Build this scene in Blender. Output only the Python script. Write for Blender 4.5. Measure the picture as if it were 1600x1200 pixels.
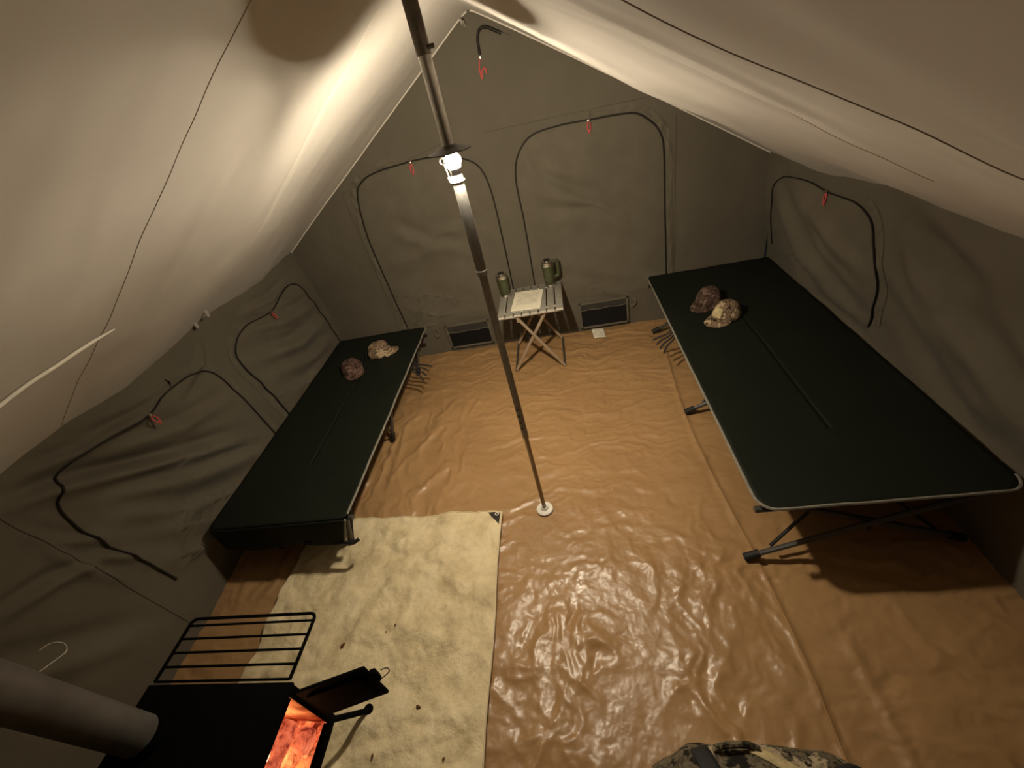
import bpy, math, random
import numpy as np
from mathutils import Matrix, Vector

for o in list(bpy.data.objects):
    bpy.data.objects.remove(o, do_unlink=True)
SC = bpy.context.scene
COL = SC.collection
random.seed(7)

# ------------------------------------------------------------------ camera
CAM_LOC = (0.38, 0.0, 2.0)
RIGHT = Vector((0.976847, 0.051580, -0.207628))
DOWN = Vector((-0.134405, -0.607112, -0.783167))
FWD = Vector((-0.166449, 0.792941, -0.586123))
cam_data = bpy.data.cameras.new('camera')
cam = bpy.data.objects.new('camera', cam_data)
COL.objects.link(cam)
cam_data.sensor_width = 36.0
cam_data.lens = 667.8 / 1600 * 36.0
cam_data.clip_start = 0.02
m = Matrix.Identity(4)
for i in range(3):
    m[i][0] = RIGHT[i]; m[i][1] = -DOWN[i]; m[i][2] = -FWD[i]; m[i][3] = CAM_LOC[i]
cam.matrix_world = m
SC.camera = cam

# ------------------------------------------------------------------ world / exposure
w = bpy.data.worlds.new('night'); SC.world = w; w.use_nodes = True
w.node_tree.nodes['Background'].inputs[0].default_value = (0.02, 0.025, 0.035, 1)
w.node_tree.nodes['Background'].inputs[1].default_value = 0.3
SC.view_settings.view_transform = 'Standard'
SC.view_settings.look = 'None'
SC.view_settings.gamma = 1.0
SC.view_settings.use_curve_mapping = False
SC.view_settings.exposure = 0.18
SC.cycles.max_bounces = 5; SC.cycles.diffuse_bounces = 3; SC.cycles.glossy_bounces = 2
LAMP_COL = (1.0, 0.87, 0.66)
# the lantern's glow, plus two added fill lights for the end wall and floor
LAMP_GLOW_W, REAR_FILL_W, FLOOR_FILL_W = 150.0, 62.0, 20.0
REAR_FILL_AXIS = (-.15, .95, -.25)
LAMP_POS = (0.067, 1.489, 1.800)

# ------------------------------------------------------------------ tent dimensions
HALF = 1.83; BACK = 3.36; FRONT = -0.95; RIDGE = 2.32; EAVE = 1.165
K = (RIDGE - EAVE) / HALF

# ------------------------------------------------------------------ numpy noise
_rs = np.random.RandomState(3)
_P = _rs.permutation(512).astype(np.int64)
_G = np.stack([np.cos(np.linspace(0, 2*np.pi, 512, endpoint=False)), np.sin(np.linspace(0, 2*np.pi, 512, endpoint=False))], 1)
def perlin(x, y, seed=0):
    x = np.asarray(x, float) + 57.3*seed + 500; y = np.asarray(y, float) + 23.7*seed + 500
    xi = np.floor(x).astype(np.int64); yi = np.floor(y).astype(np.int64)
    xf = x - xi; yf = y - yi
    u = xf*xf*xf*(xf*(xf*6-15)+10); v = yf*yf*yf*(yf*(yf*6-15)+10)
    def g(ix, iy, dx, dy):
        h = _P[(_P[ix % 512] + iy) % 512]
        return _G[h, 0]*dx + _G[h, 1]*dy
    a = g(xi, yi, xf, yf); b = g(xi+1, yi, xf-1, yf); c = g(xi, yi+1, xf, yf-1); d = g(xi+1, yi+1, xf-1, yf-1)
    return (a*(1-u)+b*u)*(1-v) + (c*(1-u)+d*u)*v
def fbm(x, y, oct=4, seed=0):
    s = 0; a = 1.0; f = 1.0
    for i in range(oct):
        s = s + a*perlin(np.asarray(x)*f, np.asarray(y)*f, seed+i); a *= .5; f *= 2.03
    return s
def ridged(x, y, oct=3, seed=0):
    s = 0; a = 1.0; f = 1.0
    for i in range(oct):
        s = s + a*(1-np.abs(perlin(np.asarray(x)*f, np.asarray(y)*f, seed+i))*2.2); a *= .5; f *= 2.1
    return s
def facet(x, y, seed=0):
    """crumple: distance to the nearest of jittered cell points (folded-sheet facets)"""
    x = np.asarray(x, float)+200; y = np.asarray(y, float)+200
    xi = np.floor(x).astype(np.int64); yi = np.floor(y).astype(np.int64); best = np.full(x.shape, 9.)
    for i in (-1, 0, 1):
        for j in (-1, 0, 1):
            h = _P[(_P[(xi+i+seed*7) % 512]+yi+j) % 512]
            px = xi+i+.5+.48*np.sin(h*1.7); py = yi+j+.5+.48*np.cos(h*2.9+seed)
            best = np.minimum(best, np.hypot(x-px, y-py))
    return best
def sstep(a, b, x):
    t = np.clip((np.asarray(x, float)-a)/(b-a), 0, 1); return t*t*(3-2*t)
def fold_field(u, v, folds):
    """sum of cloth folds: each is a polyline in (u, v), with an amplitude and a width"""
    u = np.asarray(u, float); v = np.asarray(v, float); out = np.zeros(np.broadcast(u, v).shape)
    for pts, amp, wd in folds:
        pts = np.array(pts, float); n = len(pts)
        best = np.full(out.shape, 9.0); tt = np.zeros(out.shape); sd = np.zeros(out.shape)
        for i in range(n-1):
            a = pts[i]; b = pts[i+1]; d = b-a; L2 = d@d
            t = np.clip(((u-a[0])*d[0]+(v-a[1])*d[1])/L2, 0, 1)
            px = u-(a[0]+t*d[0]); py = v-(a[1]+t*d[1])
            dist = np.hypot(px, py); s = (d[0]*py-d[1]*px)/math.sqrt(L2)
            k = dist < best
            best = np.where(k, dist, best); tt = np.where(k, (i+t)/(n-1), tt); sd = np.where(k, s, sd)
        taper = np.clip(np.sin(np.clip(tt, 0.0, 1.0)*math.pi*.92+.12), 0, 1)**.7
        out += amp*taper*(np.exp(-(best/wd)**2) - .75*np.exp(-((sd-1.5*wd)/wd)**2-(np.maximum(best-2.2*wd, 0)/wd)**2))
    return out

# ------------------------------------------------------------------ materials
MATS = {}
def nodes(name):
    m = bpy.data.materials.new(name); m.use_nodes = True
    nt = m.node_tree; b = nt.nodes['Principled BSDF']; MATS[name] = m
    return m, nt, b
def N(nt, t, **kw):
    n = nt.nodes.new(t)
    for k, v in kw.items(): setattr(n, k, v)
    return n
def L(nt, a, b): nt.links.new(a, b)
def ramp(nt, fac, stops):
    r = N(nt, 'ShaderNodeValToRGB'); e = r.color_ramp.elements
    e[0].position, e[0].color = stops[0][0], (*stops[0][1], 1)
    e[1].position, e[1].color = stops[-1][0], (*stops[-1][1], 1)
    for p, c in stops[1:-1]:
        x = e.new(p); x.color = (*c, 1)
    L(nt, fac, r.inputs[0]); return r.outputs[0]
def noise(nt, scale, detail=4, rough=.55, vec=None):
    n = N(nt, 'ShaderNodeTexNoise'); n.inputs['Scale'].default_value = scale
    n.inputs['Detail'].default_value = detail; n.inputs['Roughness'].default_value = rough
    if vec is None:
        tc = N(nt, 'ShaderNodeTexCoord'); vec = tc.outputs['Object']
    L(nt, vec, n.inputs['Vector']); return n.outputs['Fac']
def bump(nt, b, h, strength=.2, dist=.01, prev=None):
    n = N(nt, 'ShaderNodeBump'); n.inputs['Strength'].default_value = strength; n.inputs['Distance'].default_value = dist
    L(nt, h, n.inputs['Height'])
    if prev: L(nt, prev, n.inputs['Normal'])
    L(nt, n.outputs[0], b.inputs['Normal']); return n.outputs[0]
def cloth(name, c1, c2, scale=3, rough=.85, weave=900, sheen=.1, bstr=.15):
    m, nt, b = nodes(name)
    L(nt, ramp(nt, noise(nt, scale), [(.3, c1), (.7, c2)]), b.inputs['Base Color'])
    b.inputs['Roughness'].default_value = rough
    b.inputs['Specular IOR Level'].default_value = .25
    b.inputs['Sheen Weight'].default_value = sheen
    bump(nt, b, noise(nt, 38, 3), bstr, .006)
    return m
def plain(name, c, rough=.5, metal=0., spec=.5, var=.15, scale=25, b_=.05):
    m, nt, b = nodes(name)
    lo = tuple(x*(1-var) for x in c); hi = tuple(min(1, x*(1+var)) for x in c)
    L(nt, ramp(nt, noise(nt, scale), [(.3, lo), (.7, hi)]), b.inputs['Base Color'])
    b.inputs['Roughness'].default_value = rough; b.inputs['Metallic'].default_value = metal
    b.inputs['Specular IOR Level'].default_value = spec
    bump(nt, b, noise(nt, scale*12, 2), b_, .002)
    return m
def camo(name, cols, scale=14, rough=.9):
    m, nt, b = nodes(name)
    n1 = noise(nt, scale, 5, .62)
    c = ramp(nt, n1, [(.36, cols[0]), (.43, cols[1]), (.50, cols[2]), (.56, cols[3]), (.66, cols[1])])
    n2 = noise(nt, scale*2.7, 4, .7)
    mx = N(nt, 'ShaderNodeMix', data_type='RGBA'); mx.inputs['B'].default_value = (*cols[0], 1)
    r2 = ramp(nt, n2, [(.55, (0, 0, 0)), (.6, (1, 1, 1))])
    L(nt, r2, mx.inputs['Factor']); L(nt, c, mx.inputs['A']); L(nt, mx.outputs['Result'], b.inputs['Base Color'])
    b.inputs['Roughness'].default_value = rough; b.inputs['Specular IOR Level'].default_value = .2
    bump(nt, b, noise(nt, 60, 3), .3, .004)
    return m
def emit(name, c, s):
    m, nt, b = nodes(name)
    b.inputs['Base Color'].default_value = (*c, 1)
    b.inputs['Emission Color'].default_value = (*c, 1); b.inputs['Emission Strength'].default_value = s
    return m

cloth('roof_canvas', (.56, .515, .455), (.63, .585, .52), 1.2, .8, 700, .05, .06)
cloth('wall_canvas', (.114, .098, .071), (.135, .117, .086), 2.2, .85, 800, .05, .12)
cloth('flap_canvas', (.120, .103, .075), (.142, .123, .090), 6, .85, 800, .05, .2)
cloth('cot_fabric', (.0042, .0060, .0027), (.0060, .0082, .0039), 3, .75, 1200, 0, .05)
plain('piping', (.20, .185, .15), .8, 0, .3, .25, 60)
plain('zipper_dark', (.018, .014, .010), .65, 0, .3)
plain('zip_pull_red', (.55, .09, .08), .55, 0, .4)
plain('zip_metal', (.62, .55, .48), .3, 1.)
plain('black_mesh', (.004, .004, .005), .6, 0, .3)
plain('vent_frame', (.035, .031, .025), .8)
plain('pole_mid', (.25, .22, .18), .5, .3, .5, .15, 40)
plain('wall_seam', (.078, .067, .050), .85)
plain('toggle', (.16, .145, .12), .7)
plain('black_tube', (.010, .010, .011), .45, 0, .5)
plain('grey_tube', (.075, .07, .062), .42, .2, .5)
plain('rubber', (.006, .006, .006), .7)
plain('steel_pole', (.42, .40, .365), .33, .9, .5, .15, 40)
plain('steel_dark', (.20, .178, .150), .45, .75, .5, .2, 40)
plain('pole_tube_lower', (.24, .20, .15), .35, .9, .5, .15, 40)
plain('white_plastic', (.78, .74, .66), .5, 0, .4, .05)
plain('table_alu', (.36, .34, .285), .45, .35, .5, .08, 30)
plain('table_edge', (.66, .62, .54), .4, .3, .5, .08, 30)
plain('table_leg', (.42, .32, .22), .45, .3, .5, .15, 30)
plain('bottle_green', (.070, .078, .038), .32, .25, .5, .2, 30)
plain('bottle_steel', (.70, .68, .64), .2, 1., .5, .05)
plain('lid_black', (.012, .012, .012), .35)
plain('stove_black', (.0022, .002, .002), .9, 0, .06, .4, 30)
plain('stove_inner', (.62, .33, .22), .8, 0, .2, .35, 18, .5)
plain('pipe_grey', (.15, .135, .118), .65, .3, .4, .2, 12)
plain('wire_bright', (.75, .72, .66), .25, 1.)
plain('strap_black', (.012, .012, .013), .75)
plain('cord_white', (.85, .80, .68), .8, 0, .3, .05)
plain('seam_dark', (.38, .34, .285), .85, 0, .2, .1)
plain('seam_light', (.72, .665, .58), .85, 0, .2, .05)
plain('tab_grey', (.35, .32, .28), .7)
plain('hood_black', (.10, .095, .09), .5)
plain('mat_hem', (.62, .52, .34), .8, 0, .2, .1)
plain('patch_black', (.02, .015, .012), .6)
plain('bark_chip', (.13, .06, .025), .85, 0, .2, .4, 60)
camo('cap_camo_tan', [(.035, .022, .014), (.28, .19, .12), (.10, .06, .04), (.55, .42, .26)], 16)
camo('cap_camo_brown', [(.022, .012, .009), (.13, .075, .055), (.05, .028, .02), (.19, .11, .085)], 18)
camo('cap_camo_dark', [(.02, .012, .009), (.10, .06, .042), (.04, .022, .016), (.20, .13, .095)], 18)
camo('pack_camo', [(.012, .011, .008), (.16, .13, .085), (.05, .042, .028), (.42, .34, .22)], 13)
emit('bulb_glow', (1.0, .93, .80), 60.0)

# tarp floor
m_, nt, b = nodes('tarp')
L(nt, ramp(nt, noise(nt, 1.6, 5), [(.3, (.325, .186, .080)), (.7, (.395, .232, .104))]), b.inputs['Base Color'])
L(nt, ramp(nt, noise(nt, 7, 3), [(.3, (.30, .30, .30)), (.7, (.40, .40, .40))]), b.inputs['Roughness'])
b.inputs['Specular IOR Level'].default_value = .55
p = bump(nt, b, noise(nt, 16, 2, .5), .5, .012)
p = bump(nt, b, noise(nt, 40, 2, .5), .25, .005, p)
# fire mat
m_, nt, b = nodes('fire_mat')
c = ramp(nt, noise(nt, 7, 5, .62), [(.30, (.44, .345, .20)), (.42, (.60, .485, .29)), (.54, (.70, .58, .36)), (.7, (.75, .63, .41))])  # darker mottles: shading of the wrinkles put into the colour
sp = noise(nt, 70, 2)
mx = N(nt, 'ShaderNodeMix', data_type='RGBA'); mx.inputs['B'].default_value = (.24, .16, .08, 1)
L(nt, ramp(nt, sp, [(.74, (0, 0, 0)), (.78, (.8, .8, .8))]), mx.inputs['Factor'])
L(nt, c, mx.inputs['A']); L(nt, mx.outputs['Result'], b.inputs['Base Color'])
b.inputs['Roughness'].default_value = .62; b.inputs['Specular IOR Level'].default_value = .3
p = bump(nt, b, noise(nt, 11, 4, .6), .6, .03); bump(nt, b, noise(nt, 600, 1), .15, .001, p)
# printed paper
m_, nt, b = nodes('printed_paper')
tc = N(nt, 'ShaderNodeTexCoord'); sx = N(nt, 'ShaderNodeSeparateXYZ'); L(nt, tc.outputs['UV'], sx.inputs[0])
def M_(op, a, bv):
    n = N(nt, 'ShaderNodeMath', operation=op)
    for i, q in enumerate((a, bv)):
        if isinstance(q, (int, float)): n.inputs[i].default_value = q
        elif q is not None: L(nt, q, n.inputs[i])
    return n.outputs[0]
rows = M_('FRACT', M_('MULTIPLY', sx.outputs[1], 30.0), None)
line = M_('LESS_THAN', rows, .42)
mp = N(nt, 'ShaderNodeMapping'); mp.inputs['Scale'].default_value = (1, 30, 1); L(nt, tc.outputs['UV'], mp.inputs[0])
wn = noise(nt, 3.0, 2, .5, mp.outputs[0])
words = M_('GREATER_THAN', wn, .47)
inx = M_('MULTIPLY', M_('GREATER_THAN', sx.outputs[0], .13), M_('LESS_THAN', sx.outputs[0], .87))
iny = M_('MULTIPLY', M_('GREATER_THAN', sx.outputs[1], .25), M_('LESS_THAN', sx.outputs[1], .9))
ink = M_('MULTIPLY', M_('MULTIPLY', line, words), M_('MULTIPLY', inx, iny))
mx = N(nt, 'ShaderNodeMix', data_type='RGBA'); mx.inputs['A'].default_value = (.80, .74, .58, 1); mx.inputs['B'].default_value = (.42, .39, .33, 1)
L(nt, ink, mx.inputs['Factor']); L(nt, mx.outputs['Result'], b.inputs['Base Color']); b.inputs['Roughness'].default_value = .8
# burning wood and embers
m_, nt, b = nodes('ember_wood')
n1 = noise(nt, 20, 5, .65)
L(nt, ramp(nt, n1, [(.3, (.05, .02, .012)), (.7, (.30, .11, .06))]), b.inputs['Base Color'])
L(nt, ramp(nt, n1, [(.36, (.22, .02, .012)), (.48, (.75, .13, .055)), (.68, (1, .25, .11))]), b.inputs['Emission Color'])
b.inputs['Emission Strength'].default_value = .8
b.inputs['Roughness'].default_value = .9
bump(nt, b, noise(nt, 45, 4), .6, .01)
m_, nt, b = nodes('ember_bed')
n1 = noise(nt, 28, 5, .7)
L(nt, ramp(nt, n1, [(.3, (.06, .02, .012)), (.7, (.3, .12, .07))]), b.inputs['Base Color'])
L(nt, ramp(nt, n1, [(.40, (.08, .006, .003)), (.5, (.7, .10, .035)), (.64, (1, .33, .10))]), b.inputs['Emission Color'])
b.inputs['Emission Strength'].default_value = .9
bump(nt, b, n1, .8, .02)
emit('flame', (1.0, .50, .18), 26.0)

# ------------------------------------------------------------------ mesh builder
def world_loc(o):
    v = Vector((0, 0, 0))
    while o is not None:
        v = v + o.location; o = o.parent
    return v
def catmull(pts, sub=6, closed=False):
    P = [np.array(p, float) for p in pts]; n = len(P); out = []
    rng = n if closed else n-1
    for i in range(rng):
        if closed: p0, p1, p2, p3 = P[(i-1) % n], P[i], P[(i+1) % n], P[(i+2) % n]
        else: p0, p1, p2, p3 = P[max(i-1, 0)], P[i], P[i+1], P[min(i+2, n-1)]
        for k in range(sub):
            t = k/sub
            out.append(.5*((2*p1)+(-p0+p2)*t+(2*p0-5*p1+4*p2-p3)*t*t+(-p0+3*p1-3*p2+p3)*t**3))
    if not closed: out.append(P[-1])
    return out
class MB:
    def __init__(s): s.v = []; s.f = []; s.uv = None
    def add(s, vs, fs, M=None):
        o = len(s.v)
        for p in vs:
            p = Vector(tuple(map(float, p)))
            s.v.append(tuple(M @ p) if M is not None else tuple(p))
        s.f += [tuple(i+o for i in f) for f in fs]
    def box(s, c, size, M=None, bev=0.0):
        x, y, z = (d/2 for d in size); cx, cy, cz = c
        if bev <= 0:
            vs = [(cx+i*x, cy+j*y, cz+k*z) for i in (-1, 1) for j in (-1, 1) for k in (-1, 1)]
            s.add(vs, [(0, 1, 3, 2), (4, 6, 7, 5), (0, 4, 5, 1), (2, 3, 7, 6), (0, 2, 6, 4), (1, 5, 7, 3)], M); return
        import bmesh
        bm = bmesh.new(); bmesh.ops.create_cube(bm, size=1)
        for v in bm.verts: v.co = Vector((v.co.x*size[0], v.co.y*size[1], v.co.z*size[2]))
        bmesh.ops.bevel(bm, geom=bm.edges[:], offset=bev, segments=2, profile=.5, affect='EDGES')
        bm.verts.index_update()
        s.add([(v.co.x+cx, v.co.y+cy, v.co.z+cz) for v in bm.verts], [tuple(v.index for v in f.verts) for f in bm.faces], M); bm.free()
    def tube(s, path, r, sides=8, closed=False, M=None):
        P = [Vector(tuple(map(float, p))) for p in path]; n = len(P); vs = []; fs = []
        rr = r if hasattr(r, '__len__') else [r]*n
        prev = None
        for i in range(n):
            a = P[(i-1) % n] if (closed or i > 0) else P[0]; b_ = P[(i+1) % n] if (closed or i < n-1) else P[-1]
            t = (b_-a)
            t = t.normalized() if t.length > 1e-9 else Vector((0, 0, 1))
            if prev is None:
                up = Vector((0, 0, 1)) if abs(t.z) < .9 else Vector((1, 0, 0))
                u = t.cross(up).normalized()
            else:
                u = (prev - t*prev.dot(t))
                u = u.normalized() if u.length > 1e-6 else t.orthogonal().normalized()
            prev = u; q = t.cross(u)
            for k in range(sides):
                a_ = 2*math.pi*k/sides
                vs.append(P[i]+u*(math.cos(a_)*rr[i])+q*(math.sin(a_)*rr[i]))
        for i in range(n if closed else n-1):
            j = (i+1) % n
            for k in range(sides):
                l = (k+1) % sides
                fs.append((i*sides+k, i*sides+l, j*sides+l, j*sides+k))
        if not closed:
            fs.append(tuple(range(sides))[::-1]); fs.append(tuple((n-1)*sides+k for k in range(sides)))
        s.add(vs, fs, M)
    def lathe(s, prof, c=(0, 0, 0), sides=24, M=None):
        vs = []; fs = []; n = len(prof)
        for r, z in prof:
            for k in range(sides):
                a = 2*math.pi*k/sides
                vs.append((c[0]+r*math.cos(a), c[1]+r*math.sin(a), c[2]+z))
        for i in range(n-1):
            for k in range(sides):
                l = (k+1) % sides
                fs.append((i*sides+k, i*sides+l, (i+1)*sides+l, (i+1)*sides+k))
        if prof[0][0] > 1e-6: fs.append(tuple(range(sides))[::-1])
        if prof[-1][0] > 1e-6: fs.append(tuple((n-1)*sides+k for k in range(sides)))
        s.add(vs, fs, M)
    def grid(s, X, Y, Z, M=None, flip=False):
        h, w_ = X.shape; vs = np.stack([X, Y, Z], -1).reshape(-1, 3)
        i, j = np.meshgrid(np.arange(h-1), np.arange(w_-1), indexing='ij'); a = (i*w_+j).ravel()+len(s.v)
        fs = np.stack([a, a+1, a+w_+1, a+w_], 1)
        if flip: fs = fs[:, ::-1]
        s.v += [tuple(p) for p in vs.tolist()]; s.f += [tuple(f) for f in fs.tolist()]
    def build(s, name, mat, parent=None, loc=None, smooth=True, angle=40):
        me = bpy.data.meshes.new(name)
        base = Vector((0, 0, 0))
        if parent is not None: base = world_loc(parent)
        if loc is not None: base = Vector(loc)
        me.from_pydata([(v[0]-base.x, v[1]-base.y, v[2]-base.z) for v in s.v], [], s.f)
        me.materials.append(MATS[mat]); me.update()
        o = bpy.data.objects.new(name, me); COL.objects.link(o)
        if parent is not None: o.parent = parent
        elif loc is not None: o.location = loc
        if smooth:
            me.polygons.foreach_set('use_smooth', [True]*len(me.polygons))
            if angle < 180: me.set_sharp_from_angle(angle=math.radians(angle))
        return o
def empty(name, loc):
    o = bpy.data.objects.new(name, None); COL.objects.link(o); o.location = loc; o.empty_display_size = .05
    return o
def tag(o, label, cat, group=None, kind=None):
    o['label'] = label; o['category'] = cat
    if group: o['group'] = group
    if kind: o['kind'] = kind
    return o
def struct(o, label=None):
    o['kind'] = 'structure'
    if label: o['label'] = label
    return o
def solidify(o, t, offset=0):
    md = o.modifiers.new('thickness', 'SOLIDIFY'); md.thickness = t; md.offset = offset
    return o
def arr(n, a, b): return np.linspace(a, b, n)
def Rz(a): return Matrix.Rotation(a, 4, 'Z')
def T(x, y, z): return Matrix.Translation((x, y, z))

# ================================================================== FLOOR
def floor_h(x, y):
    wx = x+.05*fbm(x*3, y*3, 2, 40); wy = y+.05*fbm(x*3, y*3, 2, 44)
    near = sstep(2.0, .95, y)*sstep(-.5, .2, x)*sstep(1.30, .95, x)
    w2x = x+.12*fbm(x*3.5, y*3.5, 3, 42); w2y = y+.12*fbm(x*3.5, y*3.5, 3, 46)
    def crest(u, v, sd): return np.clip(1-2.6*np.abs(perlin(u, v, sd)), 0, 1)**1.6
    c1 = crest(w2x*5.0, w2y*3.0, 1)+.6*crest(w2x*9.5, w2y*6.5, 2)+.35*crest(w2x*19, w2y*15, 3)
    c2 = facet(w2x*9.0, w2y*7.0, 1)+.45*facet(w2x*17+3, w2y*15, 4)
    far = crest(w2x*1.7+.3*y, w2y*6.0, 15)+.6*crest(w2x*3.6, w2y*12, 16)+.3*crest(w2x*8, w2y*22, 17)
    left = crest(w2x*5.0, w2y*1.2, 21)+.5*crest(w2x*10, w2y*3, 22)
    lw = sstep(-.25, -.65, x)*sstep(.9, 1.3, y)*sstep(3.0, 2.4, y)
    patch = .25+.75*sstep(-.3, .25, fbm(x*1.8, y*1.8, 2, 48))
    h = near*patch*(.0120*c1+.0065*c2) + (1-near)*(.0085*far*(1-.7*lw)+.0012*c2) + .018*lw*left + .0012*fbm(wx*14, wy*14, 3, 30)
    seam = 1.02+.035*np.sin(y*2.3)
    h = h + .010*np.exp(-((x-seam)/.013)**2)*sstep(3.1, 2.8, y) + .005*sstep(seam, seam-.02, x)
    h = h + .006*np.exp(-((x-1.22-.02*np.sin(y*3))/.02)**2)*sstep(.95, .7, y)
    return h - .020
xs, ys = np.meshgrid(arr(460, -2.05, 2.05), arr(500, FRONT-.1, BACK+.12))
b_ = MB(); b_.grid(xs, ys, floor_h(xs, ys))
floor = struct(b_.build('floor', 'tarp', angle=180), 'orange brown crinkled tarp groundsheet')
def fz(x, y): return float(floor_h(np.array(x, float), np.array(y, float)))
# sewn overlap strip of the groundsheet, running along beside the big cot
b_ = MB()
t = arr(90, .05, 3.0)
pth = [(1.02+.035*math.sin(y*2.3), y, fz(1.02+.035*math.sin(y*2.3), y)+.0005) for y in t]
b_.tube(pth, .0035, 6); b_.build('seam', 'tarp', floor)

# ================================================================== WALLS
FB = [([(-1.16, .63), (-.82, .59), (-.41, .43)], .014, .025), ([(-1.15, .55), (-.84, .39), (-.33, .37)], .016, .03),
      ([(-1.12, .42), (-.97, .31), (-.73, .29)], .014, .022), ([(.32, .52), (.62, .38), (.83, .27)], .012, .03),
      ([(.16, 1.56), (.24, 1.31), (.5, 1.15)], .016, .03), ([(.22, 1.58), (.35, 1.49), (.52, 1.44)], .012, .02),
      ([(.14, 1.26), (.59, 1.08), (1.1, .77)], .022, .05), ([(.48, 1.54), (.63, 1.43), (.88, 1.35)], .014, .03),
      ([(.16, 1.05), (.58, .97), (1.04, .76)], .018, .045), ([(.37, .69), (.54, .59), (1.1, .35)], .014, .04),
      ([(-1.07, 1.5), (-.88, 1.54), (-.78, 1.59)], .012, .022), ([(-1.11, 1.24), (-.86, 1.39), (-.64, 1.49)], .018, .035),
      ([(-.85, 1.03), (-.49, 1.08), (-.24, 1.07)], .016, .045), ([(-1.06, .89), (-.6, .98), (-.43, .99)], .018, .045),
      ([(-1.0, 1.2), (-.7, 1.0), (-.3, .85)], .014, .05)]
def back_y(x, z):
    x = np.asarray(x, float); z = np.asarray(z, float)
    return BACK + .020*fbm(x*1.3, z*1.1, 3, 61) - fold_field(x, z, FB)*1.2 + .0022*fbm(x*16, z*12, 3, 66)
def roof_z(x, y):
    """underside of the roof"""
    x = np.asarray(x, float); y = np.asarray(y, float)
    ax = np.sqrt(x*x+.02**2)
    s = np.clip(ax/HALF, 0, 1.1)
    sag = .030*np.sin(np.clip(s, 0, 1)*math.pi)*np.sin((y-.3)*2*math.pi/2.35)
    eav = .03*np.sin((y+.35)*2*math.pi/1.15)*sstep(.55, 1.0, s)*np.where(x < 0, 1, .35)
    up = np.where(x > 0, .055*sstep(2.9, 1.9, y)*sstep(.3, 1, s), .0)
    wob = .014*fbm(x*1.7, y*1.2, 3, 71)*sstep(0, .25, s) + .006*fbm(x*2.5, y*6, 2, 77)*sstep(0, .2, s)
    cr = np.where(x < 0, -.010*np.exp(-((y-1.455-.05*x)/.035)**2)*sstep(.25, .4, s)*sstep(.8, .6, s)
                  + .012*np.exp(-((y-1.83+.17*x)/.018)**2)*sstep(.15, .3, s)*sstep(.95, .8, s),
                  .012*np.exp(-((y-1.17)/.018)**2)*sstep(.15, .3, s)*sstep(.65, .45, s)
                  - .012*np.exp(-((y-.75-.3*x)/.03)**2)*sstep(.15, .3, s)*sstep(.6, .4, s))
    edge = sstep(BACK-.25, BACK, y)
    return RIDGE - K*ax + (sag+eav*.6+wob)*(1-.75*edge) + up + cr

def wall_grid(nx, nz, x0, x1, z1):
    u, v = np.meshgrid(arr(nx, 0, 1), arr(nz, 0, 1))
    return x0+(x1-x0)*u, v
# back gable
u, v = np.meshgrid(arr(240, -1.88, 1.88), arr(170, 0, 1))
top = roof_z(u, np.full_like(u, BACK)) + .015
zz = -.02 + v*(top+.02)
b_ = MB(); b_.grid(u, back_y(u, zz), zz)
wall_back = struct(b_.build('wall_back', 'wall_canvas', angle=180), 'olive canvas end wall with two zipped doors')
# side walls
FL = [([(1.06, .99), (1.48, .7), (1.95, .41)], .026, .03), ([(1.07, .88), (1.49, .57), (2.01, .28)], .030, .032),
      ([(1.03, 1.13), (1.21, 1.06), (1.51, 1.0)], .016, .018), ([(.89, 1.08), (1.05, 1.0), (1.36, .80), (1.9, .50)], .022, .025),
      ([(1.3, .98), (1.6, .83), (1.98, .73)], .018, .025), ([(1.21, 1.10), (1.49, 1.0), (1.73, .96)], .014, .018),
      ([(1.09, .77), (1.3, .50), (1.7, .24)], .026, .03), ([(1.07, .62), (1.33, .37), (1.58, .22)], .022, .025),
      ([(2.07, 1.08), (2.0, 1.0), (1.76, .95)], .014, .02), ([(2.29, .8), (2.75, .63), (3.24, .58)], .026, .035),
      ([(2.26, .51), (2.65, .34), (2.89, .33)], .022, .03), ([(2.41, .97), (2.76, .83), (3.27, .74)], .022, .028),
      ([(2.22, .68), (2.81, .46), (3.25, .42)], .020, .03), ([(.61, .81), (.78, .75), (.93, .66)], .018, .02),
      ([(.87, .95), (.91, .83), (1.02, .7)], .014, .018), ([(.88, .77), (.99, .59), (1.17, .40)], .016, .02),
      ([(.86, .91), (.87, .67), (.92, .50)], .014, .02), ([(1.0, .50), (1.18, .32), (1.41, .16)], .018, .025),
      ([(.3, .9), (.5, .6), (.75, .3)], .02, .04), ([(2.5, 1.06), (2.8, 1.0), (3.1, 1.02)], .012, .02)]
FR = [([(2.99, 1.07), (2.57, .79), (2.13, .66)], .034, .04), ([(3.16, .94), (2.83, .63), (2.6, .57)], .030, .035),
      ([(2.85, 1.04), (2.42, .86), (2.16, .80)], .026, .035), ([(1.93, 1.22), (1.64, 1.16), (1.4, 1.1)], .03, .04),
      ([(1.92, 1.03), (1.8, .94), (1.62, .88)], .026, .04), ([(2.01, .89), (1.39, .56), (1.25, .53)], .034, .045),
      ([(1.8, .85), (1.42, .74), (1.14, .58)], .03, .045), ([(2.64, .5), (2.29, .53), (2.11, .52)], .02, .03),
      ([(1.6, 1.1), (1.2, .9), (.8, .7)], .03, .05)]
FL = [(p_, a_, w_*1.25) for p_, a_, w_ in FL]; FR = [(p_, a_, w_*1.7) for p_, a_, w_ in FR]
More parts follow.
